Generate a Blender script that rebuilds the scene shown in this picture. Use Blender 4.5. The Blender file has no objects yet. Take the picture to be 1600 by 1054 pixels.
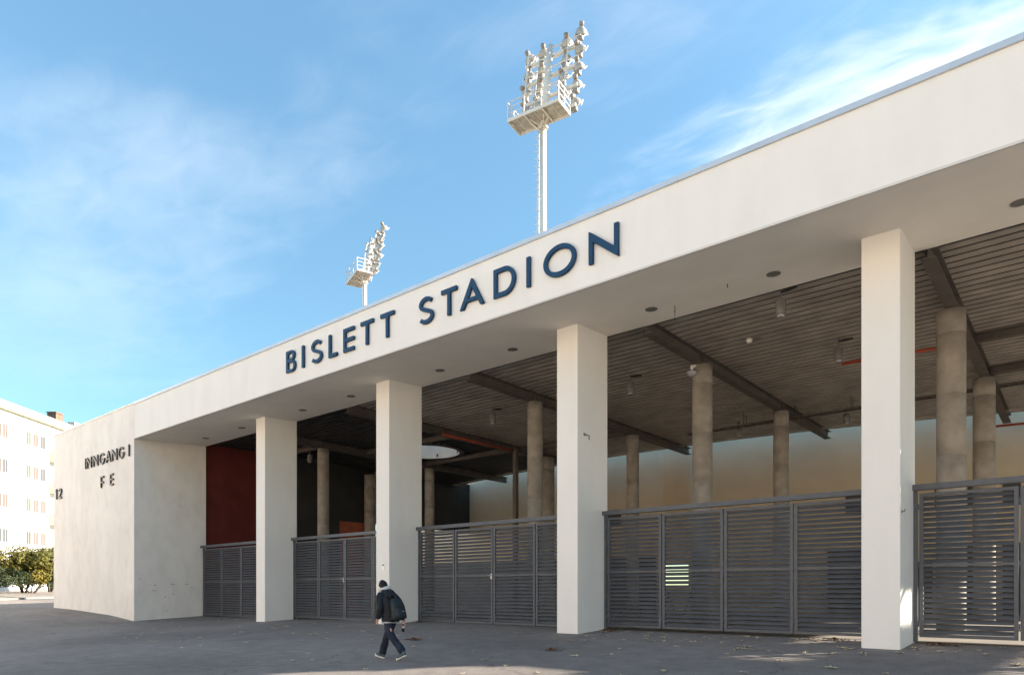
import bpy, bmesh, math, random
from mathutils import Vector, Matrix, noise
random.seed(7)
scene = bpy.context.scene
COL = scene.collection
PI = math.pi
# ------------------------------------------------------------------ frame
# X runs along the facade (towards the near end), Y runs into the building, Z up.
F, EYE, CS, SN = 1080.0, 1.25, .7687, .6396     # photo focal length in px, eye height, heading

def cam2w(xc, d):            # metres right of / ahead of the viewpoint -> ground plan X, Y
    return (CS*xc - SN*d, SN*xc + CS*d)

def lerp_tab(tab, x):
    if x <= tab[0][0]: return tab[0][1]
    for (a, va), (b, vb) in zip(tab, tab[1:]):
        if x <= b: return va + (vb-va)*(x-a)/(b-a)
    return tab[-1][1]

BASE = [(-400, 1.2), (-100, 1.0), (-60, .55), (-47.65, .27), (-45, .24), (-42.4, .15), (-39.2, .03), (-37.5, -.09),
        (-36, -.21), (-27.6, -.14), (-19.5, .02), (-11, 0), (400, 0)]
def ground_z(u, v):
    b = lerp_tab(BASE, u)
    k = .045 if u > -47 else .045*max(0.25, 1 + (u+47)/14)
    vv = min(max(v, 0), 17.9)
    return b - k*(16.3-vv)

# ------------------------------------------------------------------ helpers
def tag(o, label=None, cat=None, group=None, kind=None):
    if label: o['label'] = label
    if cat: o['category'] = cat
    if group: o['group'] = group
    if kind: o['kind'] = kind
    return o

def empty(name, loc, rz=0, label=None, cat=None, group=None):
    o = bpy.data.objects.new(name, None)
    o.empty_display_size = .2
    o.location = loc; o.rotation_euler = (0, 0, rz)
    COL.objects.link(o)
    return tag(o, label, cat, group)

class MB:
    """collects shapes into one bmesh"""
    def __init__(s): s.bm = bmesh.new()
    def box(s, x0, x1, y0, y1, z0, z1, mi=0):
        v = [s.bm.verts.new(p) for p in ((x0,y0,z0),(x1,y0,z0),(x1,y1,z0),(x0,y1,z0),(x0,y0,z1),(x1,y0,z1),(x1,y1,z1),(x0,y1,z1))]
        for q in ((0,3,2,1),(4,5,6,7),(0,1,5,4),(1,2,6,5),(2,3,7,6),(3,0,4,7)):
            f = s.bm.faces.new([v[i] for i in q]); f.material_index = mi
        return v
    def obox(s, c, ax, ay, az, mi=0):       # box from centre and half axes
        c = Vector(c); ax, ay, az = Vector(ax), Vector(ay), Vector(az)
        v = [s.bm.verts.new(c + i*ax + j*ay + k*az) for k in (-1,1) for j in (-1,1) for i in (-1,1)]
        for q in ((0,2,3,1),(4,5,7,6),(0,1,5,4),(1,3,7,5),(3,2,6,7),(2,0,4,6)):
            f = s.bm.faces.new([v[i] for i in q]); f.material_index = mi
        return v
    def bar(s, a, b, w, h=None, up=(0,0,1), mi=0):
        a, b = Vector(a), Vector(b); h = h or w
        d = (b-a); L = d.length
        if L < 1e-6: return
        d.normalize(); up = Vector(up)
        if abs(d.dot(up)) > .95: up = Vector((1,0,0))
        sx = d.cross(up).normalized(); uy = sx.cross(d).normalized()
        return s.obox((a+b)/2, d*L/2, sx*w/2, uy*h/2, mi)
    def tube(s, pts, rad, seg=12, cap=True, smooth=True, mi=0, sq=None):
        """swept tube; rad: number, list of numbers or list of (r_side, r_up)"""
        pts = [Vector(p) for p in pts]; n = len(pts)
        if not isinstance(rad, (list, tuple)): rad = [rad]*n
        rings = []; prev = None
        for i, p in enumerate(pts):
            t = (pts[min(i+1, n-1)] - pts[max(i-1, 0)]).normalized()
            if prev is None:
                up = Vector((0,0,1)) if abs(t.z) < .9 else Vector((1,0,0))
                sx = t.cross(up).normalized()
                if abs(t.z) >= .9: sx = Vector((0,1,0)) - t*t.y; sx.normalize()
            else:
                sx = prev - t*prev.dot(t); sx.normalize()
            prev = sx; uy = sx.cross(t).normalized()
            r = rad[i]; ra, rb = (r, r) if not isinstance(r, (list, tuple)) else r
            ring = []
            for k in range(seg):
                a = 2*PI*k/seg; ca, sa = math.cos(a), math.sin(a)
                if sq:
                    ca = math.copysign(abs(ca)**sq, ca); sa = math.copysign(abs(sa)**sq, sa)
                ring.append(s.bm.verts.new(p + sx*ra*ca + uy*rb*sa))
            rings.append(ring)
        for r0, r1 in zip(rings, rings[1:]):
            for k in range(seg):
                f = s.bm.faces.new((r0[k], r0[(k+1)%seg], r1[(k+1)%seg], r1[k])); f.smooth = smooth; f.material_index = mi
        if cap:
            for ring, rev in ((rings[0], True), (rings[-1], False)):
                f = s.bm.faces.new(ring[::-1] if rev else ring); f.material_index = mi
        return rings
    def prism(s, poly, z0, z1, mi=0):
        lo = [s.bm.verts.new((x, y, z0)) for x, y in poly]; hi = [s.bm.verts.new((x, y, z1)) for x, y in poly]
        n = len(poly)
        s.bm.faces.new(lo[::-1]).material_index = mi; s.bm.faces.new(hi).material_index = mi
        for i in range(n):
            s.bm.faces.new((lo[i], lo[(i+1)%n], hi[(i+1)%n], hi[i])).material_index = mi
    def quad(s, *p, mi=0):
        f = s.bm.faces.new([s.bm.verts.new(q) for q in p]); f.material_index = mi; return f
    def rings(s, rings, smooth=True, closed=True, mi=0, cap=True):
        R = [[s.bm.verts.new(p) for p in r] for r in rings]; n = len(R[0])
        for a, b in zip(R, R[1:]):
            for k in range(n if closed else n-1):
                f = s.bm.faces.new((a[k], a[(k+1)%n], b[(k+1)%n], b[k])); f.smooth = smooth; f.material_index = mi
        if cap and closed:
            for r, rev in ((R[0], 1), (R[-1], 0)):
                f = s.bm.faces.new(r[::-1] if rev else r); f.material_index = mi; f.smooth = smooth
        return R
    def build(s, name, mats, parent=None, loc=None, bevel=0, recalc=True):
        if bevel:
            es = [e for e in s.bm.edges if e.is_manifold and len(e.link_faces) == 2 and e.calc_face_angle(0) > .7]
            bmesh.ops.bevel(s.bm, geom=es, offset=bevel, segments=2, affect='EDGES', profile=.5)
        if recalc: bmesh.ops.recalc_face_normals(s.bm, faces=s.bm.faces)
        me = bpy.data.meshes.new(name); s.bm.to_mesh(me); s.bm.free()
        for m in (mats if isinstance(mats, (list, tuple)) else [mats]): me.materials.append(m)
        o = bpy.data.objects.new(name, me); COL.objects.link(o)
        if parent: o.parent = parent
        if loc: o.location = loc
        return o

KIDS = {}
def copy_tree(o, parent=None):
    c = o.copy(); COL.objects.link(c)
    if parent: c.parent = parent
    for ch in list(o.children): copy_tree(ch, c)
    return c

# ------------------------------------------------------------------ materials
def srgb(r, g, b):
    f = lambda c: (c/255/12.92) if c <= 10 else ((c/255+.055)/1.055)**2.4
    return (f(r), f(g), f(b))

def mat(name, col, rough=.7, var=.12, scale=3.0, bump=0., bscale=60., metal=0., col2=None, c2amt=.5, c2scale=1.0, stretch=(1,1,1), spec=.3, detail=6):
    m = bpy.data.materials.new(name); m.use_nodes = True
    nt = m.node_tree; N = nt.nodes; L = nt.links
    b = N['Principled BSDF']; b.inputs['Roughness'].default_value = rough; b.inputs['Metallic'].default_value = metal
    b.inputs['Specular IOR Level'].default_value = spec
    tc = N.new('ShaderNodeTexCoord'); mp = N.new('ShaderNodeMapping'); mp.inputs['Scale'].default_value = stretch
    L.new(tc.outputs['Object'], mp.inputs['Vector'])
    nz = N.new('ShaderNodeTexNoise'); nz.inputs['Scale'].default_value = scale; nz.inputs['Detail'].default_value = detail
    L.new(mp.outputs[0], nz.inputs['Vector'])
    rp = N.new('ShaderNodeValToRGB'); e = rp.color_ramp.elements
    e[0].position = .3; e[1].position = .7
    e[0].color = tuple(c*(1-var) for c in col)+(1,); e[1].color = tuple(min(1, c*(1+var)) for c in col)+(1,)
    L.new(nz.outputs['Fac'], rp.inputs['Fac'])
    out = rp.outputs['Color']
    if col2:
        n2 = N.new('ShaderNodeTexNoise'); n2.inputs['Scale'].default_value = c2scale; n2.inputs['Detail'].default_value = 5
        L.new(mp.outputs[0], n2.inputs['Vector'])
        r2 = N.new('ShaderNodeMapRange'); r2.inputs['From Min'].default_value = .45; r2.inputs['From Max'].default_value = .75
        r2.inputs['To Max'].default_value = c2amt; L.new(n2.outputs['Fac'], r2.inputs['Value'])
        mx = N.new('ShaderNodeMix'); mx.data_type = 'RGBA'; L.new(r2.outputs[0], mx.inputs['Factor'])
        L.new(out, mx.inputs['A']); mx.inputs['B'].default_value = tuple(col2)+(1,); out = mx.outputs['Result']
    L.new(out, b.inputs['Base Color'])
    if bump:
        n3 = N.new('ShaderNodeTexNoise'); n3.inputs['Scale'].default_value = bscale; n3.inputs['Detail'].default_value = 4
        L.new(tc.outputs['Object'], n3.inputs['Vector'])
        bp = N.new('ShaderNodeBump'); bp.inputs['Strength'].default_value = bump; bp.inputs['Distance'].default_value = .01
        L.new(n3.outputs['Fac'], bp.inputs['Height']); L.new(bp.outputs[0], b.inputs['Normal'])
    m['out'] = 0
    return m

M = {}
M['plaster'] = mat('white_plaster', (.77,.75,.725), .85, .022, 1.5, .5, 28, col2=(.52,.50,.475), c2amt=.09, c2scale=1.3, stretch=(1.2,1.2,.35))
M['stained'] = mat('stained_plaster', (.76,.72,.68), .85, .05, 1.0, .25, 45, col2=(.48,.445,.42), c2amt=.25, c2scale=2.6, stretch=(.8,.8,.5))
M['soffit'] = mat('soffit_plaster', (.82,.78,.72), .9, .04, .9, .2, 50)
M['drip'] = mat('drip_edge', (.62,.60,.57), .6, .05, 2)
M['cap'] = mat('zinc_coping', (.55,.58,.62), .45, .06, 2, metal=.6)
M['letter'] = mat('navy_paint', (.008,.046,.108), .5, .1, 8, spec=.3)
M['dletter'] = mat('dark_bronze', (.03,.024,.022), .45, .1, 8, spec=.5)
M['joint'] = mat('joint_sealant', (.12,.11,.10), .8, .1, 5)
M['gate'] = mat('graphite_steel', (.082,.09,.106), .5, .12, 6, spec=.4)
M['slat'] = mat('graphite_slat', (.08,.085,.096), .5, .15, 2.5, spec=.4)
M['steel'] = mat('galvanised_steel', (.42,.43,.44), .45, .15, 12, metal=.7)
M['concrete'] = mat('cast_concrete', (.30,.27,.235), .9, .2, 2.5, .35, 25, col2=(.17,.15,.13), c2amt=.25, c2scale=3.5)
M['deck'] = mat('ribbed_deck', (.36,.32,.285), .45, .22, 1.2, metal=.15)
M['nearblack'] = mat('near_black', (.035,.033,.032), .6, .2, 1.2)  # near-black of the far bays; carries wall shade in its colour
M['gapshade'] = mat('rib_gap_shade', (.012,.011,.011), .95, .2, 4)
M['beam'] = mat('painted_beam', (.105,.09,.08), .6, .2, 2)
M['cream'] = mat('cream_render', (.50,.41,.29), .9, .06, .8, .2, 30)
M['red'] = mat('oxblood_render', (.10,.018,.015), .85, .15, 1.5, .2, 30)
M['sunlitred'] = mat('sunlit_red_render', (.34,.10,.055), .85, .2, 3, .3, 25)
M['redpipe'] = mat('red_pipe', (.30,.06,.03), .5, .15, 4)
M['black'] = mat('black_fitting', (.02,.02,.02), .5, .2, 6)
M['grey'] = mat('grey_fitting', (.16,.155,.15), .5, .15, 6)
M['white'] = mat('white_paint', (.78,.75,.71), .5, .06, 3)
M['shaft'] = mat('shaft_paint', (.46,.445,.42), .8, .06, 2)
M['plate'] = mat('white_enamel', (.93,.93,.92), .4, .02, 3)
M['mastwhite'] = mat('mast_paint', (.66,.61,.56), .5, .06, 1.5)
M['grating'] = mat('platform_sheet', (.42,.38,.34), .6, .3, 2.5)
M['lamp'] = mat('lamp_alloy', (.42,.38,.34), .45, .15, 6, metal=.2)
M['lampdark'] = mat('lamp_gear', (.27,.235,.205), .5, .2, 6)
M['glass'] = mat('lamp_glass', (.35,.37,.4), .15, .05, 3, spec=.8)
M['floor'] = mat('hall_floor', (.22,.20,.18), .8, .15, 1.2, .2, 30)
M['pave'] = mat('pavement_slab', (.24,.21,.185), .9, .15, 2, .3, 30)
M['kerb'] = mat('kerb_granite', (.20,.185,.17), .85, .2, 5, .3, 30)
M['apt'] = mat('apartment_render', (.80,.79,.77), .9, .03, .5, .1, 30)
M['eave'] = mat('eave_board', (.80,.78,.74), .7, .03, 1)
M['gutter'] = mat('gutter_metal', (.42,.40,.24), .6, .1, 3)
M['brick'] = mat('chimney_brick', (.20,.12,.09), .9, .35, 5, .4, 20)
M['balc'] = mat('balcony_front', (.62,.58,.40), .8, .1, 2)
M['pane'] = mat('window_glass', (.08,.083,.09), .1, .1, 1, spec=.8)
M['curt'] = mat('window_curtain', (.13,.11,.10), .9, .1, 3)
M['wframe'] = mat('window_frame', (.40,.36,.33), .6, .05, 3)
M['roof'] = mat('roof_felt', (.12,.12,.12), .9, .15, 1)
M['bark'] = mat('bark', (.06,.045,.03), .9, .3, 10, .4, 30)
M['leafs'] = mat('shrub_leaf', (.105,.100,.018), .6, .45, 1.3, col2=(.26,.19,.03), c2amt=.8, c2scale=.45)
M['hedge'] = mat('hedge_leaf', (.030,.042,.014), .6, .4, 1.5)
M['fallen'] = mat('fallen_leaf', (.62,.50,.33), .8, .3, 9, col2=(.22,.12,.05), c2amt=.8, c2scale=1.1)
M['litter'] = mat('leaf_litter', (.14,.07,.035), .9, .5, 14)
M['door'] = mat('service_door', (.05,.05,.055), .6, .15, 2)
M['table'] = mat('table_dark', (.04,.045,.06), .5, .2, 4)
M['skin'] = mat('skin', (.50,.27,.19), .55, .06, 12)
M['hair'] = mat('black_hair', (.005,.004,.004), .6, .3, 40)
M['jacket'] = mat('black_jacket', (.010,.012,.018), .65, .35, 9, .3, 30)
M['hoodie'] = mat('grey_hoodie', (.46,.47,.50), .9, .1, 15)
M['jeans'] = mat('dark_denim', (.010,.016,.032), .85, .3, 11, .3, 60, col2=(.04,.055,.085), c2amt=.5, c2scale=5)
M['pack'] = mat('backpack_nylon', (.014,.022,.028), .55, .25, 10)
M['shoe'] = mat('canvas_shoe', (.07,.10,.125), .8, .15, 12)
M['sole'] = mat('rubber_sole', (.70,.68,.65), .7, .05, 10)
M['cola'] = mat('bottle_drink', (.02,.010,.012), .15, .1, 5, spec=.7)
M['blabel'] = mat('bottle_label', (.55,.42,.44), .5, .2, 18)
M['grass'] = mat('pitch_grass', (.07,.12,.03), .9, .2, .6)
M['chip'] = mat('exposed_render', (.10,.085,.075), .9, .2, 10)

# asphalt: fine aggregate, broad worn patches, dusty marks
def asphalt():
    m = bpy.data.materials.new('asphalt'); m.use_nodes = True
    nt = m.node_tree; N = nt.nodes; L = nt.links; b = N['Principled BSDF']; b.inputs['Roughness'].default_value = .9
    b.inputs['Specular IOR Level'].default_value = .2
    tc = N.new('ShaderNodeTexCoord')
    def nz(scale, det=5, vec=None):
        n = N.new('ShaderNodeTexNoise'); n.inputs['Scale'].default_value = scale; n.inputs['Detail'].default_value = det
        L.new(vec or tc.outputs['Object'], n.inputs['Vector']); return n
    fine = nz(48, 4); mid = nz(2.6, 8); big = nz(.16, 4)
    mp = N.new('ShaderNodeMapping'); mp.inputs['Scale'].default_value = (.35, 1.2, 1); L.new(tc.outputs['Object'], mp.inputs['Vector'])
    dust = nz(.45, 7, mp.outputs[0])
    r = N.new('ShaderNodeValToRGB'); e = r.color_ramp.elements
    e[0].position = .30; e[0].color = (.140,.121,.109,1); e[1].position = .70; e[1].color = (.290,.252,.230,1); L.new(fine.outputs['Fac'], r.inputs['Fac'])
    r2 = N.new('ShaderNodeMapRange'); r2.inputs['From Min'].default_value = .3; r2.inputs['From Max'].default_value = .7
    r2.inputs['To Min'].default_value = .88; r2.inputs['To Max'].default_value = 1.12; L.new(mid.outputs['Fac'], r2.inputs['Value'])
    r3 = N.new('ShaderNodeMapRange'); r3.inputs['From Min'].default_value = .35; r3.inputs['From Max'].default_value = .65
    r3.inputs['To Min'].default_value = .85; r3.inputs['To Max'].default_value = 1.18; L.new(big.outputs['Fac'], r3.inputs['Value'])
    mu = N.new('ShaderNodeMath'); mu.operation = 'MULTIPLY'; L.new(r2.outputs[0], mu.inputs[0]); L.new(r3.outputs[0], mu.inputs[1])
    vm = N.new('ShaderNodeVectorMath'); vm.operation = 'SCALE'; L.new(r.outputs['Color'], vm.inputs[0]); L.new(mu.outputs[0], vm.inputs['Scale'])
    r4 = N.new('ShaderNodeMapRange'); r4.inputs['From Min'].default_value = .62; r4.inputs['From Max'].default_value = .78; r4.inputs['To Max'].default_value = .5
    L.new(dust.outputs['Fac'], r4.inputs['Value'])
    mx = N.new('ShaderNodeMix'); mx.data_type = 'RGBA'; L.new(r4.outputs[0], mx.inputs['Factor']); L.new(vm.outputs[0], mx.inputs['A'])
    mx.inputs['B'].default_value = (.34,.30,.26,1); L.new(mx.outputs['Result'], b.inputs['Base Color'])
    # a few hairline cracks
    wv = nz(1.3, 4); wm = N.new('ShaderNodeVectorMath'); wm.operation = 'MULTIPLY_ADD'; L.new(wv.outputs['Color'], wm.inputs[0]); wm.inputs[1].default_value = (1.2,1.2,0); L.new(tc.outputs['Object'], wm.inputs[2])
    vo = N.new('ShaderNodeTexVoronoi'); vo.feature = 'DISTANCE_TO_EDGE'; vo.inputs['Scale'].default_value = .16; L.new(wm.outputs[0], vo.inputs['Vector'])
    ck = N.new('ShaderNodeMapRange'); ck.inputs['From Min'].default_value = .0; ck.inputs['From Max'].default_value = .004; ck.inputs['To Min'].default_value = .55; ck.inputs['To Max'].default_value = 0; L.new(vo.outputs['Distance'], ck.inputs['Value'])
    cm = N.new('ShaderNodeMix'); cm.data_type = 'RGBA'; L.new(ck.outputs[0], cm.inputs['Factor']); L.new(mx.outputs['Result'], cm.inputs['A']); cm.inputs['B'].default_value = (.04,.038,.036,1)
    L.new(cm.outputs['Result'], b.inputs['Base Color'])
    bp = N.new('ShaderNodeBump'); bp.inputs['Strength'].default_value = .5; bp.inputs['Distance'].default_value = .008
    L.new(fine.outputs['Fac'], bp.inputs['Height']); L.new(bp.outputs[0], b.inputs['Normal'])
    return m
M['asphalt'] = asphalt()

# ------------------------------------------------------------------ ground
def axis(pts):
    out = []
    for (a, b, st) in pts:
        n = max(1, round((b-a)/st)); out += [a+(b-a)*i/n for i in range(n)]
    return out + [pts[-1][1]]
us = axis([(-600,-100,50),(-100,-64,4),(-64,-34,.75),(-34,14,2),(14,60,8),(60,600,60)])
vs = axis([(-600,-60,60),(-60,0,6),(0,14,1),(14,18,.4),(18,60,3),(60,600,60)])
g = MB(); V = [[g.bm.verts.new((u, v, ground_z(u, v))) for v in vs] for u in us]
for i in range(len(us)-1):
    for j in range(len(vs)-1):
        f = g.bm.faces.new((V[i][j], V[i+1][j], V[i+1][j+1], V[i][j+1])); f.smooth = True
tag(g.build('ground', M['asphalt']), kind='structure')
# pale paved square behind the viewer, added unseen to bounce warm light
g = MB(); pu_ = axis([(-90, 60, 3)]); pv_ = axis([(-26.8, -5.5, 3)])
V = [[g.bm.verts.new((u, v, ground_z(u, v)+.006)) for v in pv_] for u in pu_]
for i in range(len(pu_)-1):
    for j in range(len(pv_)-1): g.bm.faces.new((V[i][j], V[i+1][j], V[i+1][j+1], V[i][j+1]))
M['bouncepave'] = mat('bounce_paving', (.64,.55,.45), .9, .1, 1)
tag(g.build('square', M['bouncepave']), kind='structure')
# hall floor, a thin sheet just above the ground
g = MB(); fu = axis([(-36.2, 14, 1.0)]); fv = axis([(17.95, 38.5, 2)])
V = [[g.bm.verts.new((u, v, ground_z(u, v)+.006)) for v in fv] for u in fu]
for i in range(len(fu)-1):
    for j in range(len(fv)-1): g.bm.faces.new((V[i][j], V[i+1][j], V[i+1][j+1], V[i][j+1]))
tag(g.build('floor', M['floor']), kind='structure')

# pavement with kerb beside the street on the left
def strip_pts(xc, dz, d0=38, d1=110, n=24):
    r = []
    for i in range(n+1):
        d = d0+(d1-d0)*i/n; u, v = cam2w(xc, d); r.append((u, v, ground_z(u, v)+dz))
    return r
g = MB(); rows = [strip_pts(-36.25, .13), strip_pts(-39.0, .33), strip_pts(-46.5, .45)]
VV = [[g.bm.verts.new(p) for p in r] for r in rows]
for a, b in zip(VV, VV[1:]):
    for k in range(len(a)-1): g.bm.faces.new((a[k], a[k+1], b[k+1], b[k]))
tag(g.build('pavement', M['pave']), kind='structure')
g = MB(); a, b, c = strip_pts(-35.98, -.05), strip_pts(-36.0, .14), strip_pts(-36.26, .145)
VV = [[g.bm.verts.new(p) for p in r] for r in (a, b, c)]
for p, q in zip(VV, VV[1:]):
    for k in range(len(p)-1): g.bm.faces.new((p[k], p[k+1], q[k+1], q[k]))
tag(g.build('kerb', M['kerb']), kind='structure')

# ------------------------------------------------------------------ stadium hall
VF, VB = 14.29, 17.91                # front of the canopy, back edge of the soffit
ZF, ZB = 8.70, 8.90                  # soffit height at front / back
hall = empty('stadium_hall', (0, 0, 0), 0, 'long white rendered stadium entrance hall with deep canopy on square pillars', 'stadium building')
def soffit_z(v): return ZF + (ZB-ZF)*(v-VF)/(VB-VF)
# canopy
UR = 26.0
c = MB(); bm = c.bm
sec = [(VF, ZF+.0), (VF, 10.38), (VB, 10.38), (VB, ZB)]
rg = [[bm.verts.new((u, y, z)) for y, z in sec] for u in (-36.125, UR)]
for k in range(4):
    f = bm.faces.new((rg[0][k], rg[0][(k+1)%4], rg[1][(k+1)%4], rg[1][k])); f.material_index = 1 if k == 3 else 0
bm.faces.new(rg[0]); bm.faces.new(rg[1][::-1])
canopy = c.build('canopy', [M['plaster'], M['soffit']], hall)
c = MB(); c.box(-36.12, UR, VF-.012, VF+.03, ZF-.004, ZF+.045); c.build('drip_edge', M['drip'], canopy)
c = MB(); c.box(-36.135, UR, VF-.05, VB+.02, 10.382, 10.50)
c.build('coping', M['cap'], canopy, bevel=.008)
# end block on the left
ebp = [(-47.65, VF), (-36.15, VF), (-36.15, VB), (-36.55, VB), (-36.55, 24), (-39, 24)]
c = MB(); c.prism(ebp, -1.0, 10.42)
block = c.build('end_wall', M['stained'], hall)
c = MB(); c.prism([(-47.69, VF-.035), (-36.14, VF-.035), (-36.14, VB), (-36.55, VB), (-36.55, 24.04), (-39, 24.04)], 10.422, 10.50)
c.build('coping', M['white'], block)
c = MB(); c.box(-36.149, -36.126, VF+.012, VF+.3, 8.72, 10.38); c.build('joint', M['joint'], block)
# knocks and chips in the render near the foot
rnd = random.Random(3)
for v, z in ((14.58,1.82),(15.03,1.51),(15.28,1.48),(16.1,1.55),(16.22,1.54),(16.83,1.55),(16.9,1.56),(17.16,1.38),(15.78,.89),(16.83,1.05),(15.31,1.22),(14.34,.65),(16.2,1.05),(15.2,1.22),(14.9,.5),(15.9,.2),(16.6,5.6)):
    r = rnd.uniform(.018, .04); n = 7
    p = [(-36.147, v+r*rnd.uniform(.6,1.5)*math.cos(2*PI*k/n), z+r*rnd.uniform(.5,1.0)*math.sin(2*PI*k/n)) for k in range(n)]
    c = MB(); c.quad(*p); c.build('chipped_render', M['chip'], block)
# square pillars
PU = [(-28.31, -27.59), (-20.04, -19.31), (-11.86, -11.13), (-3.75, -3.0), (4.45, 5.2)]
pl_objs = []
for k, (a, b) in enumerate(PU):
    c = MB(); c.box(a, b, 16.29, 17.89, -.6, 9.0)
    es = [e for e in c.bm.edges if abs(e.verts[0].co.z-e.verts[1].co.z) > 1]
    bmesh.ops.bevel(c.bm, geom=es, offset=.022, segments=2, affect='EDGES', profile=.5)
    p = c.build('pillar', M['plaster'], hall); pl_objs.append(p)
# red inner side wall, full height then a low stretch
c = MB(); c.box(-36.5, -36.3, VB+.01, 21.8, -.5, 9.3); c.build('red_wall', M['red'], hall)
c = MB(); c.box(-36.5, -36.31, 21.81, 26.6, -.5, 9.3); c.build('shaded_wall', M['nearblack'], hall)  # red wall continued in near-black: its shade is put into the colour
c = MB(); c.box(-36.52, -36.32, 26.61, 29.3, -.5, 5.6); c.build('red_wall', M['sunlitred'], hall)  # same wall in a lighter red: the sunlit patch is in the colour
c = MB(); c.box(-36.5, -36.3, 26.61, 40, 5.62, 9.3); c.build('bulkhead', M['nearblack'], hall)

# roof deck : trapezoidal ribs along X with round openings and a curved far edge
def edge_v(u): return 34.55 + (.0105 if u > -18 else .0072)*(u+18)**2
HOLES = [(-28.5, 26.75, 1.84, 1.5), (10.0, 25.0, 2.5, 0), (8.3, 23.4, 2.5, 0)]  # last two are unseen openings, added to let sun onto the ground
c = MB(); bm = c.bm; pit = .36; v = VB+.02
U0, U1 = -36.3, UR
while v < 40.5:
    vc = v+pit/2; segs = [(U0, U1)]
    def cut(segs, a, b):
        out = []
        for s, e in segs:
            if b <= s or a >= e: out.append((s, e)); continue
            if a > s: out.append((s, a))
            if b < e: out.append((b, e))
        return out
    for (hu, hv, r, _) in HOLES:
        d = (r+.12)**2-(vc-hv)**2
        if d > 0: segs = cut(segs, hu-math.sqrt(d), hu+math.sqrt(d))
    if vc > 34.55:
        q = vc-34.55; segs = cut(segs, -18-math.sqrt(q/.0072), -18+math.sqrt(q/.0105))
    if vc > 30: segs = cut(segs, 12.1, 13.6)  # unseen cuts added to let sun in at the right end
    if vc > 28: segs = cut(segs, 16.5, 99)
    if vc > 34.4: segs = cut(segs, 13.5, 99)
    prof = [(v, 9.06, 1), (v+.005, 9.22, 1), (v+.115, 9.22, 1), (v+.12, 9.085, 0), (v+.135, 9.06, 0), (v+pit, 9.06, 0)]  # slot faces near-black: the shade between ribs is put into the colour
    for s, e in segs:
        for (a, za, mi), (b, zb, _) in zip(prof, prof[1:]):
            for p, q, mo in ((s, min(e, -23.95), 2), (max(s, -23.95), e, 0)):      # the far bays have a near-black ceiling
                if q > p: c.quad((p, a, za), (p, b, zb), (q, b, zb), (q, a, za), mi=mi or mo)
    v += pit
deck = c.build('roof_deck', [M['deck'], M['gapshade'], M['nearblack']], hall, recalc=False)
# edge trim of the deck
c = MB(); pts = [(u, edge_v(u)) for u in [U0+i*(10.6-U0)/60 for i in range(61)]]
R = []
for (u, vv) in pts:
    R.append([(u, vv-.25, 9.00), (u, vv+.16, 9.00), (u, vv+.16, 9.5), (u, vv-.25, 9.5)])
c.rings(R, smooth=False); c.build('roof_edge', M['deck'], deck)
for (hu, hv, r, hh) in HOLES:
    if not hh: continue
    c = MB(); n = 64; R = []
    for (rr, z) in ((r+.30, 9.02), (r+.30, 8.96), (r, 8.96), (r, 9.0+hh), (r+.1, 9.0+hh), (r+.1, 9.1)):
        R.append([(hu+rr*math.cos(2*PI*k/n), hv+rr*math.sin(2*PI*k/n), z) for k in range(n)])
    rr = c.rings(R, cap=False); 
    for f in c.bm.faces: f.smooth = False
    for f in c.bm.faces:
        ctr = f.calc_center_median(); f.material_index = 1 if (math.hypot(ctr.x-hu, ctr.y-hv) > r+.02 and ctr.z < 9.05) else 0
    c.build('skylight_shaft', [M['shaft'], M['beam']], deck)
# steel beams
def ibeam(c, a, b, w=.30, h=.36, z0=8.70):
    (ux, uy), (wx, wy) = a, b; d = Vector((wx-ux, wy-uy, 0)); L = d.length; d.normalize(); s = Vector((-d.y, d.x, 0))
    mid = Vector(((ux+wx)/2, (uy+wy)/2, 0))
    for (zz, hw, hh) in ((z0+.0125, w/2, .0125), (z0+h/2, .008, h/2-.026), (z0+h-.0125, w/2, .0125)):
        c.obox(mid+Vector((0, 0, zz)), d*L/2, s*hw, Vector((0, 0, hh)))
for u in (-31.1, -23.95, -16.9, -9.85, -2.75, 3.6, 14.4):
    c = MB(); ibeam(c, (u, VB+.02), (u, edge_v(u)+1.0 if u < 8 else 29.9))
    # web stiffeners over the columns
    for vv in (21.6, 29.4): c.box(u-.14, u+.14, vv-.01, vv+.01, 8.727, 9.03)
    c.build('roof_beam', M['beam'], hall)
for (a, b) in (((-2.6, 25.3), (3.45, 25.3)), ((-2.6, 29.3), (3.45, 29.3)), ((-30.95, 24.5), (-24.1, 24.5)), ((-30.95, 29.0), (-24.1, 29.0)), ((-36.2, 21.8), (-31.25, 21.8)), ((-23.8, 29.4), (-17.05, 29.4)), ((-36.2, 29.3), (-31.25, 29.3))):
    c = MB(); ibeam(c, a, b, .22, .26, 8.78); c.build('cross_beam', M['beam'], hall)
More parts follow.
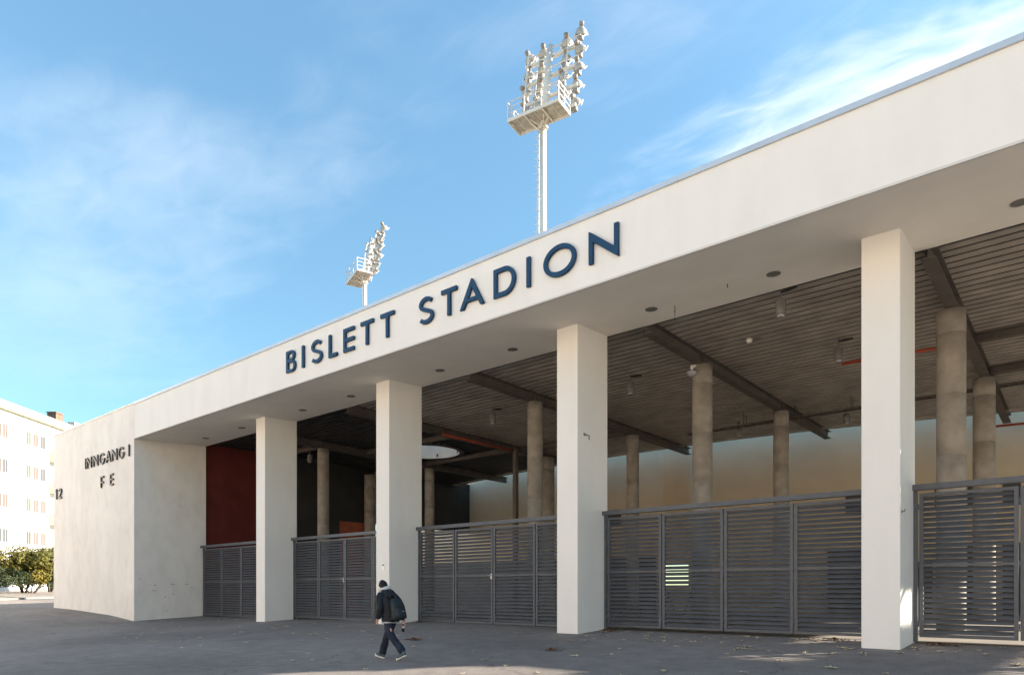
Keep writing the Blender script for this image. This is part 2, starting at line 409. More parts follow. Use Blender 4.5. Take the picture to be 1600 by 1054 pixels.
# round concrete columns with shutter joints
def round_column(u, v, r):
    zb = ground_z(u, v)-.1; zs = [zb]; z = zb+1.62
    while z < 8.4: zs.append(z); z += 1.62
    zs.append(8.695)
    path, rad = [], []
    for i, z in enumerate(zs):
        if 0 < i < len(zs)-1:
            for dz, dr in ((-.012, 0), (-.006, -.016), (.006, -.016), (.012, 0)): path.append((u, v, z+dz)); rad.append(r+dr)
        else: path.append((u, v, z)); rad.append(r)
    c = MB(); c.tube(path, rad, 28); return c.build('round_column', M['concrete'], hall)
for u, r22, r29 in ((-31.1, .30, .30), (-16.9, .31, .30), (-9.85, .325, .31), (-2.8, .345, .34)):
    round_column(u, 21.75, r22); round_column(u, 29.45, r29)
round_column(3.6, 29.45, .33); round_column(-23.6, 31.3, .53); round_column(-35.8, 28.6, .36)
c = MB(); c.bar((-23.3, 28.3, 0), (-23.3, 28.3, 8.7), .22, .22); c.build('steel_post', M['beam'], hall)
# collars with pegs on the thick column
for i in range(18):
    c = MB(); c.bar((-23.6-.62, 31.0, 1+.42*i), (-23.6-.45, 31.1, 1+.42*i), .04); c.build('step_iron', M['redpipe'], hall)
# curved cream wall of the stand behind
def wall_v(u): return edge_v(u)+1.6
c = MB(); opening = (-18.75, -17.2, 2.85)
uu = [-47+i*.5 for i in range(0, 124)]
uu = sorted(set([x for x in uu if not (opening[0]-.2 < x < opening[1]+.2)] + [opening[0], opening[1]]))
for a, b in zip(uu, uu[1:]):
    z0 = opening[2] if (a >= opening[0] and b <= opening[1]) else -.6
    va, vb = wall_v(a), wall_v(b)
    pts = [(a, va), (b, vb), (b, vb+.4), (a, va+.4)]
    lo = [(x, y, z0) for x, y in pts]; hi = [(x, y, 11.6) for x, y in pts]
    f = c.quad(lo[0], lo[1], hi[1], hi[0]); f.smooth = True
    c.quad(lo[2], lo[3], hi[3], hi[2]); c.quad(hi[0], hi[1], hi[2], hi[3]); c.quad(lo[3], lo[2], lo[1], lo[0])
    if b == opening[0]: c.quad(lo[1], lo[2], hi[2], hi[1])
    if a == opening[1]: c.quad(lo[3], lo[0], hi[0], hi[3])
bmesh.ops.remove_doubles(c.bm, verts=c.bm.verts, dist=.0005)
curved = c.build('curved_wall', M['cream'], hall)
def wall_panel(name, u0, u1, z0, z1, m, parent=curved, out=.05):
    c = MB(); va, vb = wall_v(u0), wall_v(u1)
    c.obox(((u0+u1)/2, (va+vb)/2-out/2+.01, (z0+z1)/2), ((u1-u0)/2, (vb-va)/2, 0), (0, out/2+.03, 0), (0, 0, (z1-z0)/2))
    return c.build(name, m, parent)
for (a, b, z0, z1) in ((-22.3,-20.95,.1,3.2), (-20.45,-19.2,.1,3.3), (-10.0,-8.0,.1,3.35), (-4.25,-3.55,.1,3.4), (-2.95,-2.2,.1,3.4), (-6.4,-5.6,.1,2.6)):
    wall_panel('service_door', a, b, z0, z1, M['door'])
for k in range(12): wall_panel('shade_band', -46.5+k*1.9, -44.62+k*1.9, -.5, 3.3, M['nearblack'])  # near-black band standing in for shade low on the wall
wall_panel('parapet', -18.9, -17.05, -.3, 1.35, M['cream'])
for (a, b) in ((-22.6,-21.6), (-5.5,-5.15), (-4.25,-3.5), (-2.95,-2.3), (-9.2,-8.2)):
    wall_panel('vent_grille', a, b, 5.1, 6.1, M['door'])
# ledge along the wall (shows as a thin bright line through the gates)
c = MB(); R = []
for i in range(40):
    u = -30+i*.55; R.append([(u, wall_v(u)-.22, .98), (u, wall_v(u)-.02, .98), (u, wall_v(u)-.02, 1.03), (u, wall_v(u)-.22, 1.03)])

# pitch beyond the opening
c = MB(); c.quad((-60, 42, .12), (30, 42, .12), (30, 110, .12), (-60, 110, .12)); tag(c.build('pitch', M['grass']), kind='structure')

# ------------------------------------------------------------------ signs : raised letters
def outline_letter(name, polys, depth, m, parent, loc, h):
    """filled polygon outlines (holes allowed) -> solid raised letter, drawn in X-Z, front towards -Y"""
    cu = bpy.data.curves.new(name, 'CURVE'); cu.dimensions = '2D'; cu.fill_mode = 'BOTH'; cu.extrude = depth/2
    cu.bevel_depth = .004; cu.bevel_resolution = 0
    for p in polys:
        s = cu.splines.new('POLY'); s.points.add(len(p)-1); s.use_cyclic_u = True
        for q, (x, y) in zip(s.points, p): q.co = (x*h, y*h, 0, 1)
    o = bpy.data.objects.new(name, cu); COL.objects.link(o)
    dg = bpy.context.evaluated_depsgraph_get()
    me = bpy.data.meshes.new_from_object(o.evaluated_get(dg))
    bpy.data.objects.remove(o); bpy.data.curves.remove(cu)
    me.transform(Matrix.Rotation(PI/2, 4, 'X')); me.materials.clear(); me.materials.append(m)
    me.name = name
    o = bpy.data.objects.new(name, me); COL.objects.link(o); o.parent = parent; o.location = loc
    return o
def arc(cx, cy, rx, ry, a0, a1, n=20):
    return [(cx+rx*math.cos(math.radians(a0+(a1-a0)*i/n)), cy+ry*math.sin(math.radians(a0+(a1-a0)*i/n))) for i in range(n+1)]
def stroke(path, t):
    L, Rr = [], []; n = len(path)
    for i, p in enumerate(path):
        a = Vector(path[max(i-1, 0)]); b = Vector(path[min(i+1, n-1)]); d = (b-a).normalized(); nn = Vector((-d.y, d.x))
        L.append(tuple(Vector(p)+nn*t/2)); Rr.append(tuple(Vector(p)-nn*t/2))
    return L+Rr[::-1]
def glyph(ch, w, t):
    H = 1.0
    if ch == 'I': return [[(0,0),(t,0),(t,H),(0,H)]]
    if ch == 'L': return [[(0,0),(w,0),(w,t),(t,t),(t,H),(0,H)]]
    if ch == 'E': return [[(0,0),(w,0),(w,t),(t,t),(t,.5-t/2),(w,.5-t/2),(w,.5+t/2),(t,.5+t/2),(t,H-t),(w,H-t),(w,H),(0,H)]]
    if ch == 'F': return [[(0,0),(t,0),(t,.46-t/2),(w*.92,.46-t/2),(w*.92,.46+t/2),(t,.46+t/2),(t,H-t),(w,H-t),(w,H),(0,H)]]
    if ch == 'T': return [[((w-t)/2,0),((w+t)/2,0),((w+t)/2,H-t),(w,H-t),(w,H),(0,H),(0,H-t),((w-t)/2,H-t)]]
    if ch == 'N':
        k = t*1.25
        return [[(0,0),(t,0),(t,H-1.75*k),(w-t,.0+.35*k),(w,-.03),(w,H),(w-t,H),(w-t,1.75*k),(t,H-.35*k),(0,H+.03)]]
    if ch == 'O':
        return [arc(w/2,.5,w/2,.515,0,360,48)[:-1], arc(w/2,.5,w/2-t,.515-t,360,0,48)[:-1]]
    if ch == 'D':
        return [[(0,0)]+arc(w-.5*H if w > .5 else 0,.5,.5 if w > .5 else w,.5,-90,90,30)+[(0,H)],
                [(t,t),(t,H-t)]+arc(w-.5 if w > .5 else 0,.5,(.5 if w > .5 else w)-t,.5-t,90,-90,30)]
    if ch == 'A':
        s = t*1.08; m = w/2; y0 = .22
        def xl(y): return y*(m)/1.0            # left outer edge
        cut = s*1.12
        out = [(0-.0,0),(cut,0),(cut+xl(y0)-.0,y0),(w-cut-xl(y0),y0),(w-cut,0),(w,0),(m+.02,1.03),(m-.02,1.03)]
        y1 = y0+t*.9; apex = (m, 1.03-cut/(m)*1.0)
        hole = [(cut+xl(y1),y1),(apex[0],max(apex[1],y1+.1)),(w-cut-xl(y1),y1)]
        return [out, hole]
    if ch == 'B':
        r = .27; R2 = .5-.0
        ym = .53
        return [[(0,0)]+arc(w-ym/2*1.0,ym/2,ym/2,ym/2,-90,78,16)+arc(w-.06-(1-ym)/2,ym+(1-ym)/2,(1-ym)/2,(1-ym)/2,-70,90,16)+[(0,1)],
                [(t,t),(t,ym-t*.45)]+arc(w-ym/2,ym/2,ym/2-t,ym/2-t*.72,90,-90,14),
                [(t,ym+t*.5),(t,1-t)]+arc(w-.06-(1-ym)/2,ym+(1-ym)/2,(1-ym)/2-t,(1-ym)/2-t*.72,90,-90,14)]
    if ch == 'S':
        a = w/2
        path = arc(a,.745,a-t/2-.03,.27-t/2+.0,25,180,14)
        r1 = .27-t/2; cx = a
        path = arc(cx,.74,a-t/2-.02,.275-t/2,28,250,18)+arc(cx,.265,a-t/2,.28-t/2,70,-152,18)
        return [stroke(path, t)]
    if ch == 'G':
        o = arc(w/2,.5,w/2,.515,38,322,36); i = arc(w/2,.5,w/2-t,.515-t,322,38,36)
        o2 = arc(w/2,.5,w/2,.515,38,350,40); i2 = arc(w/2,.5,w/2-t,.515-t,338,38,40)
        return [o2+[(w,.5),(w*.52,.5),(w*.52,.5-t),(w-t*1.05,.5-t)]+i2]
    if ch == '1': return [[(w*.45,0),(w*.45+t,0),(w*.45+t,H),(w*.45,H),(0,.82),(0,.82-t),(w*.45,.86-t)]]
    if ch == '2':
        path = arc(w/2,.70,w/2-t/2,.30-t/2,165,-38,18)+[(t*.75,t*.62)]
        return [stroke(path, t), [(0,0),(w,0),(w,t),(0,t)]]
def sign(name, label, letters, z, h, t, depth, m, y):
    u0 = letters[0][1]
    e = empty(name, (u0, y, z), 0, label, 'sign')
    for ch, u, w in letters:
        outline_letter('letter', glyph(ch, w/h, t/h), depth, m, e, (u-u0, -depth/2-.022, 0), h)
    return e
big = [('B',-22.62,.58),('I',-21.62,.12),('S',-21.05,.64),('L',-20.02,.46),('E',-19.19,.56),('T',-18.27,.63),('T',-17.27,.64),
       ('S',-15.48,.62),('T',-14.52,.62),('A',-13.76,.92),('D',-12.48,.76),('I',-11.33,.125),('O',-10.77,1.0),('N',-9.38,.83)]
sign('lettering', 'large navy blue capital letters raised along the white canopy front', big, 9.20, .775, .112, .065, M['letter'], VF)
small = [('I',-42.42,.07),('N',-42.15,.62),('N',-41.25,.62),('G',-40.38,.68),('A',-39.52,.66),('N',-38.72,.62),('G',-37.88,.66),('I',-36.66,.07)]
sign('lettering', 'row of small dark capitals naming the entrance on the left end wall', small, 7.90, .575, .07, .06, M['dletter'], VF)
sign('lettering', 'two dark letters F and E below the entrance name on the end wall', [('F',-40.23,.38),('E',-38.98,.40)], 6.66, .6, .075, .06, M['dletter'], VF)
sign('lettering', 'dark number 12 at the far left edge of the end wall', [('1',-47.12,.2),('2',-46.62,.46)], 6.62, .6, .085, .06, M['dletter'], VF)

# ------------------------------------------------------------------ small fittings under the canopy
DL = [(-5.79,'to the left of the rightmost white pillar, biggest of the row within the frame'), ]
dl_u = [-33.89,-30.43,-25.46,-22.17,-17.2,-13.94,-9.06,-5.79,-1.01]
dl_lab = ['round recessed downlight in the soffit corner above the chipped end wall',
          'round recessed downlight between the end wall and the leftmost pillar',
          'round recessed downlight just right of the leftmost pillar',
          'round recessed downlight just left of the pillar behind the walker',
          'round recessed downlight just right of the pillar behind the walker',
          'round recessed downlight just left of the middle pillar',
          'round recessed downlight just right of the middle pillar near a thin wire',
          'round recessed downlight just left of the near right pillar',
          'round recessed downlight cut by the right edge of the photo']
def downlight():
    r = empty('recessed_downlight', (0,0,0))
    c = MB(); n = 24
    R = [[(q*math.cos(2*PI*k/n), q*math.sin(2*PI*k/n), z) for k in range(n)] for q, z in ((.165,.02),(.165,-.012),(.135,-.014),(.125,.0))]
    c.rings(R, cap=False); c.build('trim_ring', M['grey'], r)
    c = MB(); c.quad(*[(.135*math.cos(2*PI*k/n), .135*math.sin(2*PI*k/n), -.002) for k in range(n)]); c.build('lens', M['grey'], r)
    return r
d0 = downlight()
for i, u in enumerate(dl_u):
    o = d0 if i == 0 else copy_tree(d0)
    o.location = (u, 16.78, soffit_z(16.78)-.004); o.rotation_euler = (math.atan2(ZB-ZF, VB-VF), 0, 0)
    tag(o, dl_lab[i], 'downlight', 'round downlights set into the canopy soffit')
for u, v, L, lab in ((-8.48, 17.0, .42, 'thin wire hanging from the soffit right of the middle pillar'), (-6.86, 16.6, .10, 'short bent wire poking out of the soffit midway between two downlights')):
    c = MB(); z = soffit_z(v); c.tube([(0,0,.02), (.004,0,-L*.3), (-.006,.004,-L*.35), (.003,0,-L*.5), (0,0,-L)], [.010,.010,.016,.007,.006], 6)
    o = c.build('hanging_wire', M['black'], None, (u, v, z)); tag(o, lab, 'wire')
c = MB(); c.box(-.065,.065,-.012,.0,-.12,.12); c.box(-.045,.045,-.015,-.011,.02,.09, 1)
o = c.build('wall_plate', [M['plate'], M['grey']], None, (-19.62, 16.285, 2.1), bevel=.003); tag(o, 'small white plate fixed to the pillar front beside the walker', 'sign')
c = MB(); c.tube([(0,0,0),(.05,0,0),(.06,.09,-.01),(.05,.2,-.005),(.035,.21,-.12)], .012, 6); c.box(-.0,.02,-.03,.03,-.035,.035)
o = c.build('wall_hook', M['grey'], None, (-11.13, 16.62, 5.72)); tag(o, 'bent metal hook on the shaded side of the middle pillar', 'hook')
c = MB(); c.tube([(0,0,0),(.06,0,0),(.065,0,.05)], .012, 6); c.box(0,.012,-.03,.03,-.03,.03)
o = c.build('wall_hook', M['grey'], None, (-3.0, 16.42, 2.9)); tag(o, 'tiny grey bracket on the corner of the near right pillar', 'bracket')

# lamps hanging under the ribbed roof
def hall_lamp():
    r = empty('hall_lamp', (0,0,0))
    c = MB(); c.tube([(0,0,-.36),(0,0,-.34),(0,0,0),(0,0,.02)], [.115,.13,.13,.10], 20); c.tube([(0,0,.02),(0,0,.30)], .022, 8); h = c.build('housing', M['grey'], r)
    c = MB(); c.tube([(0,0,-.42),(0,0,-.40),(0,0,-.362)], [.07,.095,.10], 16); c.build('lens', M['glass'], r)
    c = MB(); c.tube([(.0,0,.22),(.18,0,.24),(.40,0,.26)], [.03,.05,.03], 8); c.build('junction_box', M['black'], r)
    return r
l0 = hall_lamp()
for i, (u, v, lab) in enumerate([(-6.06,17.6+.5,'cylindrical lamp hanging close behind the canopy edge above the widest gate'),
        (-5.89,22.81,'cylindrical lamp hanging beside a red pipe behind the near right pillar'),
        (-12.62,21.82,'cylindrical lamp hanging just right of the middle pillar'),
        (-19.39,22.03,'cylindrical lamp hanging between two pillars left of a round column'),
        (-32.95,22.17,'pale cylindrical lamp in the dark bay beside the leftmost pillar'),
        (-12.96,18.1,'cylindrical lamp half hidden at the top left edge of the middle pillar'),
        (-7.82,31.53,'far cylindrical lamp near the beam end above the cream wall'),
        (-12.23,30.94,'far cylindrical lamp under the cable tray right of a round column')]):
    o = l0 if i == 0 else copy_tree(l0); o.location = (u, v, 8.68); o.rotation_euler = (0, 0, .3*i)
    tag(o, lab, 'hanging lamp', 'cylindrical lamps hanging under the ribbed roof')
# dome camera on the round column
r = empty('security_camera', (-10.05, 21.38, 8.42), 0, 'dome security camera on a bracket at the top of the nearest round column', 'camera')
c = MB(); c.tube([(0,0,-.12),(0,0,-.09),(0,0,-.02),(0,0,.03)], [.05,.11,.17,.19], 18); c.build('dome', M['glass'], r)
c = MB(); c.tube([(0,0,.03),(0,0,.06)], [.21,.15], 18); c.build('shade', M['grey'], r)
c = MB(); c.tube([(0,0,.06),(0,0,.2),(.12,.1,.24)], [.05,.06,.05], 10); c.build('bracket', M['white'], r)
c = MB()
R = empty('smoke_detector', (-8.1, 21.3, 9.05), 0, 'small pale smoke detector on the ribbed roof between two lamps', 'detector')
c = MB(); c.tube([(0,0,-.10),(0,0,-.08),(0,0,-.03),(0,0,.02)], [.04,.08,.10,.10], 16); c.build('sensor', M['white'], R)
c = MB(); c.bar((.1,0,-.02), (.35,.02,-.0), .02); c.build('wire', M['black'], R)
# cable tray
t = empty('cable_tray', (-14.5, 30.25, 8.52), 0, 'long ladder style cable tray hung below the ribbed roof', 'cable tray')
c = MB()
for y in (-.16, .16): c.box(0, 16.5, y-.012, y+.012, 0, .07)
for i in range(56): c.box(.15+i*.29, .18+i*.29, -.148, .148, .0, .025)
c.build('tray', M['beam'], t)
for i in range(8):
    for y in (-.15, .15): c = MB(); c.bar((.6+i*2.2, y, .07), (.6+i*2.2, y, .6), .02); c.build('hanger_rod', M['black'], t)
c = MB(); c.tube([(0,-.05,.045),(5,-.04,.05),(10,-.07,.045),(16.5,-.03,.05)], .03, 8); c.tube([(0,.05,.045),(6,.07,.05),(16.5,.05,.045)], .022, 8); c.build('cable', M['black'], t)
# red sprinkler pipes
def pipe(label, pts, r=.055):
    o0 = Vector(pts[0]); c = MB(); c.tube([Vector(p)-o0 for p in pts], r, 10)
    for p in pts: c.tube([Vector(p)-o0+Vector((0,0,.0)), Vector(p)-o0+Vector((0,0,.45))], .012, 6)
    tag(c.build('sprinkler_pipe', M['redpipe'], None, o0), label, 'pipe')
pipe('red pipe running behind the near right pillar below the ribbed roof', [(-6.1,24.0,8.55),(-4.5,24.15,8.55),(-2.9,24.36,8.55)])
pipe('red pipe beside a dark beam left of the middle pillar', [(-23.5,23.14,8.62),(-23.45,25.5,8.62),(-23.4,28.4,8.62)], .07)
pipe('red pipe along the top of the cream wall at the right edge', [(-3.3,37.0,8.45),(-1.4,37.3,8.45),(.6,38.0,8.45)])
# dark high table behind the widest gate
t = empty('high_table', (-14.1, 26.7, ground_z(-14,26.7)+.006), .0, 'long dark high table standing inside the hall behind the widest gate', 'table')
c = MB(); c.box(-1.7,1.7,-.35,.35,1.05,1.12); c.build('table_top', M['table'], t)
for x in (-1.5,-.5,.5,1.5):
    c = MB(); c.bar((x-.22,-.3,0),(x+.05,-.0,1.05),.05); c.bar((x+.22,.3,0),(x-.05,0,1.05),.05); c.build('leg', M['table'], t)

# ------------------------------------------------------------------ louvred gates
def slat_mesh(w, h, pitch):
    c = MB(); n = int(h/pitch); ang = math.radians(38); d = .098
    for i in range(n):
        z = (i+.5)*h/n; dy, dz = math.cos(ang)*d/2, math.sin(ang)*d/2
        c.obox((w/2, 0, z), (w/2, 0, 0), (0, dy, dz), (0, -.003*math.sin(ang), .003*math.cos(ang)))
    return c
def gate(u0, u1, n, zb, label, seed, gap_after=None, handle=None):
    VG = 17.72; zt = 3.60
    r = empty('louvred_gate', (u0, VG, zb), 0, label, 'gate', 'louvred steel gates between the white pillars')
    H = zt-zb
    c = MB(); c.box(-.16, u1-u0+.06, -.14, .02, H-.13, H-.005); c.build('top_rail', M['gate'], r, bevel=.006)
    c = MB(); c.box(-.1, -.02, -.03, .06, -.05, H-.14); c.build('jamb', M['gate'], r); c = MB(); c.box(u1-u0+.0, u1-u0+.06, -.03, .06, -.05, H-.14); c.build('jamb', M['gate'], r)
    lw = (u1-u0)/n; rn = random.Random(seed)
    for k in range(n):
        leaf = bpy.data.objects.new('gate_leaf', None)
        x0 = k*lw+.018; x1 = (k+1)*lw-.018; ht = H-.20
        c = MB(); fw = .075
        off = rn.uniform(-.01,.01)
        c.box(x0, x0+fw, -.03+off, .045+off, .06, ht); c.box(x1-fw, x1, -.03+off, .045+off, .06, ht)
        c.box(x0+fw, x1-fw, -.028+off, .043+off, .06, .06+.07); c.box(x0+fw, x1-fw, -.028+off, .043+off, ht-.07, ht)
        zm = .06+(ht-.06)*.5; c.box(x0+fw, x1-fw, -.028+off, .043+off, zm-.03, zm+.03)
        bpy.data.objects.remove(leaf)
        leaf = c.build('gate_leaf', M['gate'], r)
        c = MB(); w = x1-x0-2*fw
        for z0, z1 in ((.13, zm-.03), (zm+.03, ht-.07)):
            hh = z1-z0; nn = max(3, round(hh/.118)); ang = math.radians(50); d = .114
            for i in range(nn):
                z = z0+(i+.5)*hh/nn; dy, dz = math.cos(ang)*d/2, math.sin(ang)*d/2
                c.obox((x0+fw+w/2, .008+off, z), (w/2-.002, 0, 0), (0, dy, dz), (0, -.003*math.sin(ang), .003*math.cos(ang)))
        c.build('louvre_slats', M['slat'], leaf)
        if handle is not None and k == handle:
            c = MB(); c.box(x1-.07, x1-.005, -.06+off, -.031+off, zm-.12, zm+.06); c.tube([(x1-.04,-.06+off,zm),(x1-.04,-.10+off,zm),(x1-.16,-.10+off,zm)], .012, 8); c.build('lock', M['steel'], leaf)
        # small floor bolt and hinge knuckles
        c = MB()
        for z in (.35, zm, ht-.3): c.tube([(x0-.016,-.035+off,z-.06),(x0-.016,-.035+off,z+.06)], .014, 8)
        c.build('hinge', M['gate'], leaf)
    return r
gate(-35.95, -28.36, 4, -.15, 'louvred gate between the end wall and the leftmost pillar', 1)
gate(-27.50, -20.09, 4, -.05, 'louvred gate left of the pillar behind the walker, with a pale lock', 2, handle=1)
gate(-19.22, -11.91, 4, .03, 'louvred gate between the pillar behind the walker and the middle pillar', 3, handle=1)
gate(-11.03, -3.80, 4, .10, 'widest looking louvred gate between the middle pillar and the near right pillar', 4)
gate(-2.90, 4.40, 4, .14, 'louvred gate at the right edge of the photo', 5)

# ------------------------------------------------------------------ floodlight masts
def floodlight_mast(hs=1.0):
    r = empty('floodlight_mast', (0,0,0))
    Z = 36.0      # platform floor above the base
    c = MB(); c.tube([(0,0,0),(0,0,18),(0,0,Z-.45)], [.42,.32,.24], 20); c.tube([(0,0,Z-.5),(0,0,Z-.42)], [.40,.40], 20); c.build('pole', M['mastwhite'], r)
    # climbing ladder with side pegs
    c = MB()
    for y in (-.12,.12): c.bar((-.50,y,8),(-.42,y,Z-.4),.05)
    z = 8
    while z < Z-.5: 
        x = -.50+.08*(z-8)/(Z-8.4); c.bar((x,-.12,z),(x,.12,z),.035); c.bar((x,0,z),(x+.2,0,z),.05); c.bar((x-.02,-.02,z+.15),(x-.42,-.03,z+.27),.022); z += .56
    c.build('ladder', M['mastwhite'], r)
    # platform
    x0, x1, y0, y1 = -2.2, 2.2, -1.62, .22
    c = MB(); c.box(x0+.06,x1-.06,y0+.06,y1-.06,Z+.02,Z+.05,1)
    for a, b in (((x0,y0),(x1,y0)),((x0,y1),(x1,y1)),((x0,y0),(x0,y1)),((x1,y0),(x1,y1))):
        c.bar((a[0],a[1],Z-.02),(b[0],b[1],Z-.02),.07,.24)
    for x in (-.75,.75): c.bar((x,y0,Z-.06),(x,y1,Z-.06),.10,.12)
    for x in (-1.5,.0,1.5): c.bar((x,y0,Z-.0),(x,y1,Z-.0),.05,.04)
    for s in (-1,1): c.bar((0,0,Z-.9),(s*.72,-.55,Z-.10),.07); c.bar((0,-.1,Z-.44),(s*.6,-1.0,Z-.10),.07)
    c.build('platform', [M['mastwhite'], M['grating']], r)
    c = MB(); hr = 1.35
    ps = [(x0,y0),(-.73,y0),(.73,y0),(x1,y0),(x1,y1),(x0,y1),(x1,-.7),(x0,-.7)]
    for p in ps: c.bar((p[0],p[1],Z+.1),(p[0],p[1],Z+hr),.055)
    for zz in (.5,.95,hr):
        w = .05 if zz == hr else .03
        c.bar((x0,y0,Z+zz),(x1,y0,Z+zz),w); c.bar((x1,y0,Z+zz),(x1,y1,Z+zz),w+.02); c.bar((x0,y0,Z+zz),(x0,y1,Z+zz),w+.02)
    c.build('railing', M['mastwhite'], r)
    # leaning head : spine, crossbars, verticals
    lean = math.tan(math.radians(9.5)); H = 6.3
    def P(x, s, off=0): return (x, .05+lean*s*hs+off, Z+s*hs)
    c = MB(); c.tube([P(0,-.4),P(0,2.5),P(0,6.3)], [.28,.27,.25], 16)
    for s in (.9,2.4,4.0,5.5):
        for dy in (.30,): c.bar(P(-.12,s,0),P(-.12,s,dy),.06); c.bar(P(.12,s,0),P(.12,s,dy),.06)
    c.build('head_spine', M['mastwhite'], r)
    c = MB()
    for s in (.35,2.0,3.65,5.3):
        c.bar(P(-2.35,s+.35,.34),P(2.55,s+.35,.34),.20,.24); c.bar(P(-2.3,s+1.1,.30),P(2.45,s+1.1,.30),.06,.07)
    for x in (-1.95,1.6): c.bar(P(x,.0,.0),P(x,H+.35,.0),.10)
    for x in (-2.2,-.95,1.15,2.3): c.bar(P(x,.3,.44),P(x,H+.2,.44),.05)
    c.build('head_frame', M['mastwhite'], r)
    c = MB()
    for x in (-1.45,-1.05): c.bar(P(x,.0,.10),P(x,H-1.0,.10),.03)
    for i in range(15): c.bar(P(-1.45,.2+i*.35,.10),P(-1.05,.2+i*.35,.10),.02)
    c.build('head_ladder', M['mastwhite'], r)
    rn = random.Random(5)
    def lampm(x, s, pitch, roll):
        # reflector looking to +Y and down
        c = MB(); o = Vector(P(x, s, .62))
        aim = Vector((math.sin(roll)*.4, math.cos(pitch), -math.sin(pitch))).normalized()
        a = o-aim*.45; n = []
        pts = [a, a+aim*.08, a+aim*.12, a+aim*.22, a+aim*.42, a+aim*.47]
        c.tube(pts, [.13,.19,.25,.37,.47,.49], 16, cap=True)
        lamp = c.build('floodlight', M['lamp'], r)
        c = MB(); c.tube([a+aim*.471, a+aim*.485], [.44,.40], 16); c.build('lens', M['glass'], lamp)
        sd = aim.cross(Vector((0,0,1))).normalized(); up = sd.cross(aim)
        c = MB(); g0 = a-aim*.12+up*.05
        c.tube([g0-aim*.16, g0-aim*.13, g0+aim*.12], [.12,.18,.18], 12); c.build('lamp_gear', M['lampdark'], lamp)
        bx = Vector(P(x+.02, max(s-.55, .42), .50)); c = MB(); c.obox(bx, (.22,0,0), (0,.16,0), (0,0,.13)); c.build('ballast_box', M['lampdark'], lamp)
        c = MB()
        for q in (-1,1): c.bar(o+sd*q*.50+aim*.05, Vector(P(x+q*.22, s-.55, .42)), .07); c.bar(o-sd*.52+aim*.10, o+sd*.52+aim*.10, .05); c.bar(o+sd*q*.54+up*.30+aim*.12, o+sd*q*.52-up*.35+aim*.16, .05)
        c.build('yoke', M['mastwhite'], lamp)
    for col, x in enumerate((-2.15,-.95,1.15,2.4)):
        for row in range(5):
            s = .70+row*1.44+(.35 if col == 3 else .0)
            lampm(x+rn.uniform(-.08,.08), s, math.radians(rn.uniform(18,52)), rn.uniform(-1.3,1.3))
    return r
fl = floodlight_mast(1.05)
fl.location = (-32.09, 42.3, 1.25+731*53/1080-36.05); fl.rotation_euler = (0,0,math.radians(8))
tag(fl, 'tall white floodlight mast rising right of centre, the nearer and larger of the two', 'floodlight mast', 'floodlight masts behind the stadium hall')
f2 = floodlight_mast(.80); f2.location = (-66.73+.1, 52.45, 1.25+484*83/1080-36.0); f2.rotation_euler = (0,0,math.radians(-20))
tag(f2, 'smaller distant white floodlight mast above the first word of the blue lettering', 'floodlight mast', 'floodlight masts behind the stadium hall')

# ------------------------------------------------------------------ apartment building on the left
# local X = nearer along the street, local Y = out of the front; D0 = distance of the local origin
D0 = 68.0; gx, gy = cam2w(-45.7, D0)
apt = empty('apartment_building', (gx, gy, .6), math.atan2(-CS, SN), 'sunlit white apartment block with rows of narrow windows behind the shrubs', 'apartment building')
ZR = 17.2
c = MB(); c.box(-12, 30, -11, 0, -1, ZR-.35); wall = c.build('wall', M['apt'], apt)
c = MB(); c.box(-12.4, 30.4, -11.4, .45, ZR-.10, ZR+.35); c.build('eave', M['eave'], apt)
c = MB(); c.box(-12.4, 30.4, .0, .40, ZR-.35, ZR-.102); c.build('gutter', M['gutter'], apt)
c = MB()
for y0, y1 in ((-11.4,-5.5),(.45,-5.5)): pass
v = [c.bm.verts.new(p) for p in ((-12.4,.45,ZR+.352),(30.4,.45,ZR+.352),(30.4,-11.4,ZR+.352),(-12.4,-11.4,ZR+.352),(-11.8,-5.5,ZR+.7),(29.8,-5.5,ZR+.7))]
for q in ((0,1,5,4),(2,3,4,5),(1,2,5),(3,0,4)): c.bm.faces.new([v[i] for i in q])
roof = c.build('roof', M['roof'], apt)
for (x, y, w, d, h, nm) in ((-3.4,-1.5,1.1,.9,1.25,'chimney'),(-9.3,-2.2,1.2,.9,1.3,'chimney'),(-6.6,-1.6,.8,.7,1.0,'vent_cowl')):
    c = MB(); c.box(x-w/2,x+w/2,y-d/2,y+d/2,ZR+.2,ZR+.35+h); c.box(x-w/2-.06,x+w/2+.06,y-d/2-.06,y+d/2+.06,ZR+.352+h,ZR+.45+h)
    c.build(nm, M['brick'] if nm == 'chimney' else M['white'], roof)
rn = random.Random(11)
